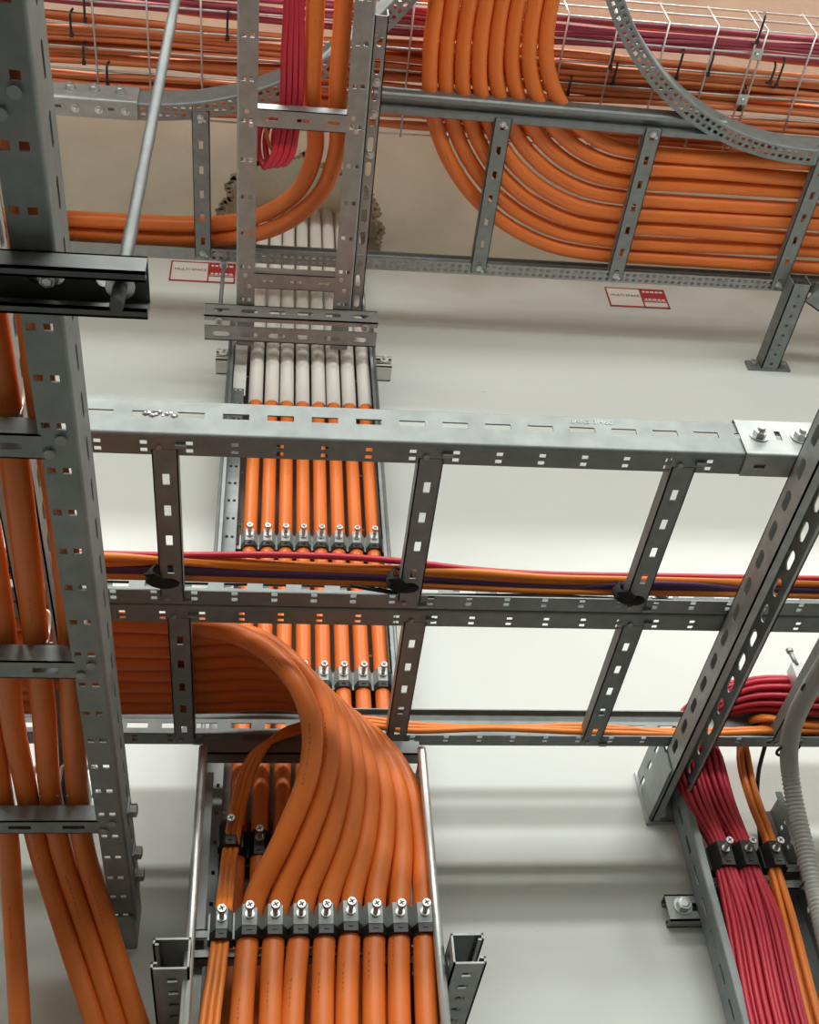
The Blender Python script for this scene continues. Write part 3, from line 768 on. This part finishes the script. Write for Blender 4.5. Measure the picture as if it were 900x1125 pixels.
# wire saddles beside the cables at the rungs
wi = 0
for (x, y) in ((46, 705), (86, 705), (32, 455), (41, 872), (70, 872), (98, 872)):
    p = atZ(x, y-4, .80); b = MB()
    w_ = .006
    Pq = [p+V((-w_, 0, -.010)), p+V((-w_, -.004, .012)), p+V((-w_*.6, -.012, .026)), p+V((w_*.6, -.012, .026)), p+V((w_, -.004, .012)), p+V((w_, 0, -.010))]
    b.tube(spline(Pq, .003), .0022, 6)
    lb = ['wire clip between second and third thick cables at middle rung', 'wire clip by rightmost thick cable at middle rung', 'wire clip beside the thick cable at upper left rung', 'wire clip between second and third thick cables at lowest rung', 'wire clip between third and rightmost thick cables at lowest rung', 'wire clip between rightmost thick cable and rail at lowest rung'][wi]; wi += 1
    tag(b.build('wire_clip', ZINC), lb, 'clip', 'wire clips on the left ladder')

# ------------------------------------------------------------------ high cables
for i in range(8):
    k = i/7; X = .289+.0312*i; Yb = 1.359-.0357*i; r = .432-.026*i; z = 2.2365+.003*math.sin(i*1.7)
    cx, cy = X+r, Yb-r
    P = [(X+.003*math.sin(i), .02, z), (X, .4, z), (X, cy-.08, z)]
    for a in range(0, 91, 15):
        t = math.radians(180-a); P.append((cx+r*math.cos(t), cy+r*math.sin(t)*1.0, z))
    P += [(cx+.1, Yb+.003*math.sin(i*2), z), (1.2, Yb+.003*math.cos(i*3), z), (1.9, Yb, z)]
    cable('power_cable', P, .0156, ORANGE, 'thick orange cable in big sweeping bend under the ceiling, %s from the outside' % ORD[i], 'orange cables sweeping round the high tee', n=16)
for j, nm in enumerate(('left', 'right')):
    P = ([(.055, .02, 2.075), atZ(347, 0, 2.075), atZ(343, 100, 2.08), atZ(346, 165, 2.12), atZ(322, 215, 2.19), atZ(275, 240, 2.24), atZ(230, 246, 2.245), atZ(70, 240, 2.24)],
         [(.105, .02, 2.075), atZ(378, 0, 2.075), atZ(371, 100, 2.08), atZ(370, 165, 2.11), atZ(350, 215, 2.16), atZ(303, 250, 2.21), atZ(240, 262, 2.243), atZ(70, 255, 2.243)])[j]
    P.append(P[-1]+V((-.7, 0, 0)))
    cable('power_cable', P, .0168, ORANGE, '%s of the two thick orange cables curving left off the narrow upper ladder' % nm, 'two thick cables on the narrow ladder', n=16)
# red cables on the narrow ladder with little hanging loops
reds = [(311, 315, 305, 287, 150), (317.5, 320.5, 311, 295, 185), (324, 326, 318, 304, 187), (330.5, 331.5, 325, 314, 180)]
for j, (a, b_, c, d, yb) in enumerate(reds):
    P = [V((-.006+.0125*j, .02, 2.06)), atZ(b_, 0, 2.062), atZ(a+1, 60, 2.06), atZ(a-1, 118, 2.062), atZ(c, 150, 2.05), atZ(c-5, 172, 2.04), atZ(c-14, 184-j, 2.045), atZ(d-2, 172, 2.06), atZ(d-3, 150, 2.075), atZ(d+3, 130, 2.08), atZ(d+7, 121, 2.08)]
    cable('thin_cable', P, .0058, RED, 'red cable hanging in a loop on narrow upper ladder, %s from the left' % ORD[j], 'red cables on the narrow upper ladder', n=8, step=.008)
P = [atZ(300, 118, 2.08), atZ(292, 140, 2.07), atZ(300, 165, 2.06), atZ(308, 150, 2.07), atZ(305, 118, 2.085)]
cable('thin_cable', P, .0035, ORANGE3, 'pale orange thin cable inside the red loops on narrow upper ladder', None, n=8, step=.006)

# ------------------------------------------------------------------ wire basket tray with its cables
KZ, KY0, KY1 = 2.285, .862, 1.13
bs = thing('wire_basket', (.3, 1.0, KZ), 'wire mesh basket tray under the ceiling full of orange and red cables', 'cable basket')
def wire(P, r=.0022): b = MB(); b.tube(P, r, 6); return b.build('wire', WIRE, bs)
for k in range(7):
    y = KY0+(KY1-KY0)*k/6; wire([(-1.2, y, KZ), (2.0, y, KZ)])
for y in (KY0-.003, KY1+.003):
    for z in (KZ+.045, KZ+.09): wire([(-1.2, y, z), (2.0, y, z)])
for k in range(32):
    x = -1.163+.1012*k
    wire([(x, KY0-.005, KZ+.092), (x, KY0-.005, KZ-.003), (x, KY1+.005, KZ-.003), (x, KY1+.005, KZ+.092)])
wire([(.945, KY0-.005, KZ+.092), (.945, KY0-.005, KZ-.003), (.945, KY1+.005, KZ-.003), (.945, KY1+.005, KZ+.092)])
for y in (.905, 1.0):
    b = MB(); b.box((.952, y, KZ-.008), (.011, 0, 0), (0, .011, 0), (0, 0, .002)); pl = b.build('splice_plate', ZINC, bs)
    b = MB(); hexbolt(b, (.952, y, KZ-.010), (0, 0, -1), .005, .003, False); b.build('bolt', ZINC, pl)
rr = random.Random(11)
def basket_cable(y, z, r, mat, lb, grp, amp=.005):
    ph = rr.uniform(0, 6); f = rr.uniform(3, 6); ph2 = rr.uniform(0, 6)
    P = [(-1.25+.11*k, y+amp*math.sin(ph+f*.11*k)+rr.uniform(-.002, .002), z+.003*math.sin(ph2+4*.11*k)) for k in range(31)]
    cable('thin_cable', P, r, mat, lb, grp, n=8, step=.05)
LO = 'thin orange cable lying lengthwise among the others in the wire basket'
LR = 'red cable lying along the edge of the wire basket'
y = KY0+.012
ys = []
while y < KY1-.006:
    gap = .93 < y < .945 or 1.035 < y < 1.05
    if gap: y += .016; continue
    ys.append(y); y += rr.uniform(.0125, .0155)
for y in ys:
    if y < .925 or y > 1.118: basket_cable(y, KZ+.012,   .0062, RED2, LR, 'red cables in the wire basket', .004)
    else: basket_cable(y, KZ+.012+rr.uniform(0, .003), rr.uniform(.0062, .0074), ORANGE3, LO, 'orange cables in the wire basket')
for y in ys[2:-1]:
    basket_cable(y+.007, KZ+.026+rr.uniform(0, .006), .0068, ORANGE3 if y > .93 else RED2, LO if y > .93 else LR, 'orange cables in the wire basket' if y > .93 else 'red cables in the wire basket', .008)
for y in ys[::3]:
    basket_cable(y+.004, KZ+.042, .007, ORANGE3, LO, 'orange cables in the wire basket', .012)
ties = [(78, 27), (93, 8), (92, 60), (118, 83), (250, 28), (672, 65), (675, 82), (746, 72), (780, 72), (848, 82), (856, 82), (815, 110), (625, 95), (835, 33)]
for j, (x, y) in enumerate(ties):
    p = atZ(x, y, KZ-.002); b = MB(); l = .022+.006*math.sin(j*2)
    b.tube(spline([p+V((.004, -l-.004, .012)), p+V((.001, -l, -.003)), p+V((0, 0, -.005)), p+V((-.001, l, -.003)), p+V((-.003, l+.004, .012))], .006), .0026, 6, flat=.5)
    b.box(p+V((0, l*.8, -.005)), (.0035, 0, 0), (0, .004, 0), (0, 0, .0025))
    side = 'left of the narrow ladder' if x < 300 else ('between bend and curved rail' if x < 720 else 'right of the curved rail')
    same = sorted([q for q in ties if (q[0] < 300) == (x < 300) and (q[0] < 720) == (x < 720)]); k = same.index((x, y))
    tag(b.build('cable_tie', BLACK), 'black tie on basket cables %s, %s from left' % (side, ORD[k]), 'cable tie', 'cable ties on the wire basket')

# ------------------------------------------------------------------ thin cables along ladder 1
def pz(pts, z): return [atZ(x, y, z) for x, y in pts]
L1 = [
 ('red thin cable lying topmost along the near ladder', RED, .0045, 1.036, [(-60, 604), (60, 607), (180, 610), (300, 609.5), (380, 612), (443, 617), (520, 626), (600, 631), (720, 633), (960, 637)]),
 ('bright orange thin cable just below the red one along near ladder', ORANGE2, .0058, 1.032, [(-60, 611), (115, 611.5), (200, 616), (300, 620), (443, 626), (520, 629), (600, 634.5), (720, 637), (880, 640.5), (960, 643)]),
 ('orange thin cable crossing over from the rung with first strap on near ladder', ORANGE2, .005, 1.030, [(-60, 619), (115, 619), (180, 617), (300, 624), (443, 629), (600, 638), (720, 640), (880, 645), (960, 647)]),
 ('purple thin cable in the middle of bundle along near ladder', PURPLE, .0058, 1.028, [(-60, 624), (115, 624), (300, 628), (443, 633.5), (600, 643), (720, 644.5), (880, 647), (960, 650)]),
 ('dark purple thin cable lower in bundle along near ladder', PURPLE, .005, 1.027, [(-60, 628), (115, 628), (300, 632), (443, 637), (600, 645), (720, 641), (880, 650), (960, 652)]),
 ('printed orange cable lowest in bundle along near ladder', ORANGE2, .0056, 1.024, [(-60, 632), (115, 632), (300, 637), (443, 641.5), (600, 648.5), (720, 650.5), (880, 653.5), (960, 656)]),
 ('thin black cable along far rail of near ladder', BLACKC, .003, 1.018, [(385, 643), (420, 649), (455, 654), (520, 654.5), (600, 655), (700, 660)]),
]
for lb, mt, r, z, pts in L1: cable('thin_cable', pz(pts, z), r, mt, lb, None, n=10)
for (x, y, nm) in ((178, 636, 'leftmost'), (443, 641, 'middle'), (693, 655, 'rightmost')):
    p = atZ(x, y, 1.0); b = MB()
    P = [p+V((-.010, .006, .030)), p+V((-.0165, .002, .014)), p+V((-.014, -.001, -.002)), p+V((.002, .004, -.0042)), p+V((.016, .003, -.001)), p+V((.018, .003, .014)), p+V((.012, .008, .030)), p+V((.0, .008, .032))]
    b.tube(spline(P+[P[0]], .004)[:-1], .007, 8, closed=True, flat=.3, ref=(0, .2, -1))
    b.prism([p+V((-.022, -.008, .002)), p+V((-.004, .003, -.005)), p+V((.004, -.006, -.006)), p+V((-.008, -.016, -.003))], (0, 0, -.003))
    tag(b.build('hook_strap', VELCRO), 'black hook-and-loop strap round thin cables and rung, %s of three' % nm, 'strap', 'black straps on near ladder')

# ------------------------------------------------------------------ right wall ladder with red bundle
VX0, VX1 = .648, .812
vr = thing('cable_ladder', (.73, 1.56, .5), 'vertical cable ladder on wall at lower right holding red cable bundles', 'cable ladder')
for x, sgn, zt in ((VX0, 1, .965), (VX1, -1, .96)):
    b = MB()
    crail(b, lambda u: (V((x, 1.52, .05+u)), V((sgn, 0, 0))), 0, zt-.05, up=(0, 1, 0), h=.058, fl=.012, lip=.02, web=holes([.027], 0, .9, .035, .05, .03, .007, 'o') if sgn > 0 else holes([.022, .038], 0, .9, .02, .034, .008, .008), flh=())
    b.build('side_rail', GALV, vr)
for z in (.832, .532, .232):
    b = MB(); O = V((VX0+.002, 1.545, z-.022)); L = VX1-VX0-.004
    b.plate(lambda u, v, q: O+V((u, q, v)), 0, L, 0, .014, .002, holes([.007], 0, L, .03, .04, .02, .005)); b.plate(lambda u, v, q: O+V((u, q, v)), 0, L, .028, .042, .002)
    for dz in (0, .040): b.plate(lambda u, v, q: O+V((u, v, dz+q)), 0, L, 0, .022, .002)
    b.build('clamp_rail', GALV, vr)
b = MB(); strut(b, (.604, W-.0, .800), (1, 0, 0), .36, (0, -1, 0), (0, 0, 1), w_=.041, h=.022, slot=(.03, .013), pitch=.075, anchor=.044)
st = tag(b.build('strut_channel', GALVD), 'short strut channel bolted to wall behind lower right ladder', 'strut')
for x in (.628, .84):
    b = MB(); hexbolt(b, (x, W-.022, .802), (0, -1, 0), .0105, .009, True); o = b.build('bolt', ZINC); o.parent = st; o.location = V(o['_o'])-V(st['_o'])
RB = [(792.5, 837, 0), (817.5, 866, 1)]
for xi, xb, g in RB:
    c = atY(xi, 938, 1.53); c1 = atY(xb, 1125, 1.53)
    offs = [(0, 0)]+[(math.cos(a*math.pi/3), math.sin(a*math.pi/3)) for a in range(6)]+[(1.9*math.cos(a*math.pi/6+.2), 1.9*math.sin(a*math.pi/6+.2)) for a in range(12)]
    lb = 'red cable strand in the left of two bundles on lower right ladder' if g == 0 else 'red cable strand in the right of two bundles on lower right ladder'
    for j, (ox, oy) in enumerate(offs):
        r = .0042; q = .0078
        jt = rr.uniform(-1, 1)*.003
        lo = V((ox*q*1.25+jt, oy*q*.8, 0)); tt = V((ox*q, oy*q*.8, 0)); hi = V((0, ox*q*1.6, oy*q*1.5))
        P = [V((1.5, 1.435-.035*g, 1.075-.03*g))+hi*1.2, V((.98, 1.435-.035*g, 1.078-.03*g))+hi*1.2, V((.84, 1.435-.035*g, 1.08-.025*g))+hi*1.2, V((.73+.02*g, 1.45-.02*g, 1.085-.01*g))+hi, V((.668+.035*g, 1.485, 1.065))+hi*.5+tt*.8,
             V((.665+.036*g, 1.508, 1.01))+tt*1.3, V((.672+.036*g, 1.523, .94))+tt*1.2, c+V((0, 0, .012))+tt*.76, c+V((0, 0, -.012))+tt*.76, c+V((.002, 0, -.10))+lo*1.05, c1+lo*1.2, c1+lo+V((0, 0, -.4))]
        cable('red_cable', P, r, RED, lb, 'red bundle strands, '+('left bundle' if g == 0 else 'right bundle'), n=8, step=.018)
    clamp((c.x, 1.532, .848), .0158, 'dark clamp gripping %s red bundle at lower right' % ('left' if g == 0 else 'right'), 'clamps on the right ladder', dark=True)
c = atY(848, 938, 1.53); clamp((c.x, 1.53, .848), .0128, 'dark clamp gripping orange bundle at lower right', 'clamps on the right ladder', dark=True)
for j in range(5):
    a = j*2*math.pi/5; d = V((math.cos(a)*.0076, math.sin(a)*.0066, 0)); e = V((0, math.cos(a)*.007, math.sin(a)*.006))
    top_ = [V((1.5, 1.43, 1.02))+e, atZ(885, 797, 1.02)+e, atZ(840, 790, 1.03)+e] if j % 2 else [V((1.5, 1.44, 1.03))+e, atZ(890, 800, 1.02)+e, atZ(835, 800, 1.04)+e]
    P = top_+[atY(818, 800, 1.485)+e*.5, atY(815+j, 832, 1.505)+d, atY(829, 880, 1.52)+d, atY(848, 930, 1.53)+d*.85, atY(849, 946, 1.53)+d*.85, atY(866, 1010, 1.53)+d*1.2, atY(895, 1125, 1.53)+d*1.4]
    P.append(P[-1]+V((0, 0, -.4)))
    cable('thin_cable', P, .0044, ORANGE2, 'thin orange cable strand in orange bundle beside the red bundles at lower right', 'orange bundle strands on the right ladder', n=8)
cable('thin_cable', [atY(846, 790, 1.50), atY(840, 822, 1.51), atY(834, 845, 1.52), atY(832, 875, 1.54), atY(836, 930, 1.55)], .0035, BLACKC, 'short black cable dropping behind orange bundle at lower right', None, n=8)
# grey flexible conduit
P = [atY(960, 640, 1.03), atY(925, 700, 1.14), atY(893, 752, 1.245), atY(872, 795, 1.325), atY(867, 830, 1.375), atY(872, 875, 1.41), atY(884, 930, 1.425), atY(898, 990, 1.43), atY(925, 1100, 1.43), atY(950, 1200, 1.43)]
SP = spline(P, .0022)
dist = 0; cut = None
b = MB(); L0 = 0
for i in range(1, len(SP)):
    L0 += (SP[i]-SP[i-1]).length
    if cut is None and SP[i].z < atY(869, 848, 1.39).z: cut = L0
b.tube(SP, .0115, 14, rfun=lambda L: 0.0132 if L < cut else .0126+.0012*math.sin((L-cut)*2*math.pi/.0062))
gc = tag(b.build('flexible_conduit', GREYC), 'grey corrugated flexible conduit hanging at the right edge', 'conduit')
for (x, y, Y_, s, lb) in ((868, 820, 1.365, .019, 'black cable tie round grey conduit at wall-side ladder rail'), (893, 968, 1.43, .0155, 'black cable tie round grey conduit beside the lower right ladder'), (894, 750, 1.243, .0155, 'black cable tie round grey conduit near the top right bend')):
    p = atY(x, y, Y_); b = MB()
    b.tube([p+V((s*math.cos(a), s*.8*math.sin(a)+.006, .25*s*math.cos(a))) for a in [2*math.pi*k/20 for k in range(20)]], .0022, 6, closed=True)
    tag(b.build('cable_tie', BLACK), lb, 'cable tie', None)
# bolted plate at the end of the red bundle
p = V((.868, 1.34, 1.06)); 
p = atY(881, 738, 1.35)
b = MB(); b.box(p, (.012, 0, 0), (0, .0015, 0), (0, 0, .016)); b.box(p+V((-.011, .01, 0)), (.0012, 0, 0), (0, .011, 0), (0, 0, .016))
cl = tag(b.build('angle_clip', ZINC), 'bright angle clip with standing bolt at the end of red bundle', 'clip')
b = MB(); b.cyl(p+V((-.004, 0, .012)), (-.1, 0, 1), .0035, .028, 10); b.cyl(p+V((-.0065, 0, .038)), (-.1, 0, 1), .0055, .006, 6, smooth=False); o = b.build('bolt', GALVD); o.parent = cl; o.location = V(o['_o'])-V(cl['_o'])

# ------------------------------------------------------------------ wall stickers
def sticker(tl, wd, hd, lb, split):
    t = thing('wall_label', (tl[0], W-.001, tl[1]), lb, 'label')
    def rect(nm, x0, x1, z0, z1, mat, dy): b = MB(); b.box((tl[0]+(x0+x1)/2, W-.0012-dy, tl[1]+(z0+z1)/2), ((x1-x0)/2, 0, 0), (0, .0005, 0), (0, 0, (z1-z0)/2)); return b.build(nm, mat, t)
    rect('paper', 0, wd, -hd, 0, PAPER, 0)
    e = .0035
    for x0, x1, z0, z1 in ((0, wd, -e, 0), (0, wd, -hd, -hd+e*1.4), (0, e, -hd, 0), (wd-e, wd, -hd, 0), (split-e/2, split+e/2, -hd, 0)): rect('red_border', x0, x1, z0, z1, REDINK, .0007)
    rect('red_panel', split, wd, -hd*.62, -.004, REDINK, .0009)
    rect('red_rule', split, wd, -hd*.70, -hd*.66, REDINK, .0009)
    k = 0
    for zz in (-hd*.17, -hd*.57):
        x = split+.006
        while x < wd-.012:
            l = .006+.004*((k*7) % 5)/4; rect('print', x, min(x+l, wd-.006), zz-hd*.04, zz+hd*.04, PAPER, .0012); x += l+.003; k += 1
    text_mesh('MULTI SPACE', hd*.15, wallM((tl[0]+.010, W-.0022, tl[1]-hd*.45), t['_o']), INK, 'handwriting', t, .0001)
    return t
a = atY(188.5, 287, W); c = atY(186.7, 308.7, W)
sticker((a.x, a.z), .155, a.z-c.z, 'white and red wall label behind thin rod at upper left', (atY(230, 290, W).x-a.x))
a = atY(664, 316, W); c = atY(670.5, 336.7, W); d = atY(729, 320.5, W)
sticker((a.x, a.z), d.x-a.x, a.z-c.z, 'white and red wall label under high ladder at upper right', atY(702, 319, W).x-a.x)

for o in bpy.data.objects:
    if '_o' in o: del o['_o']
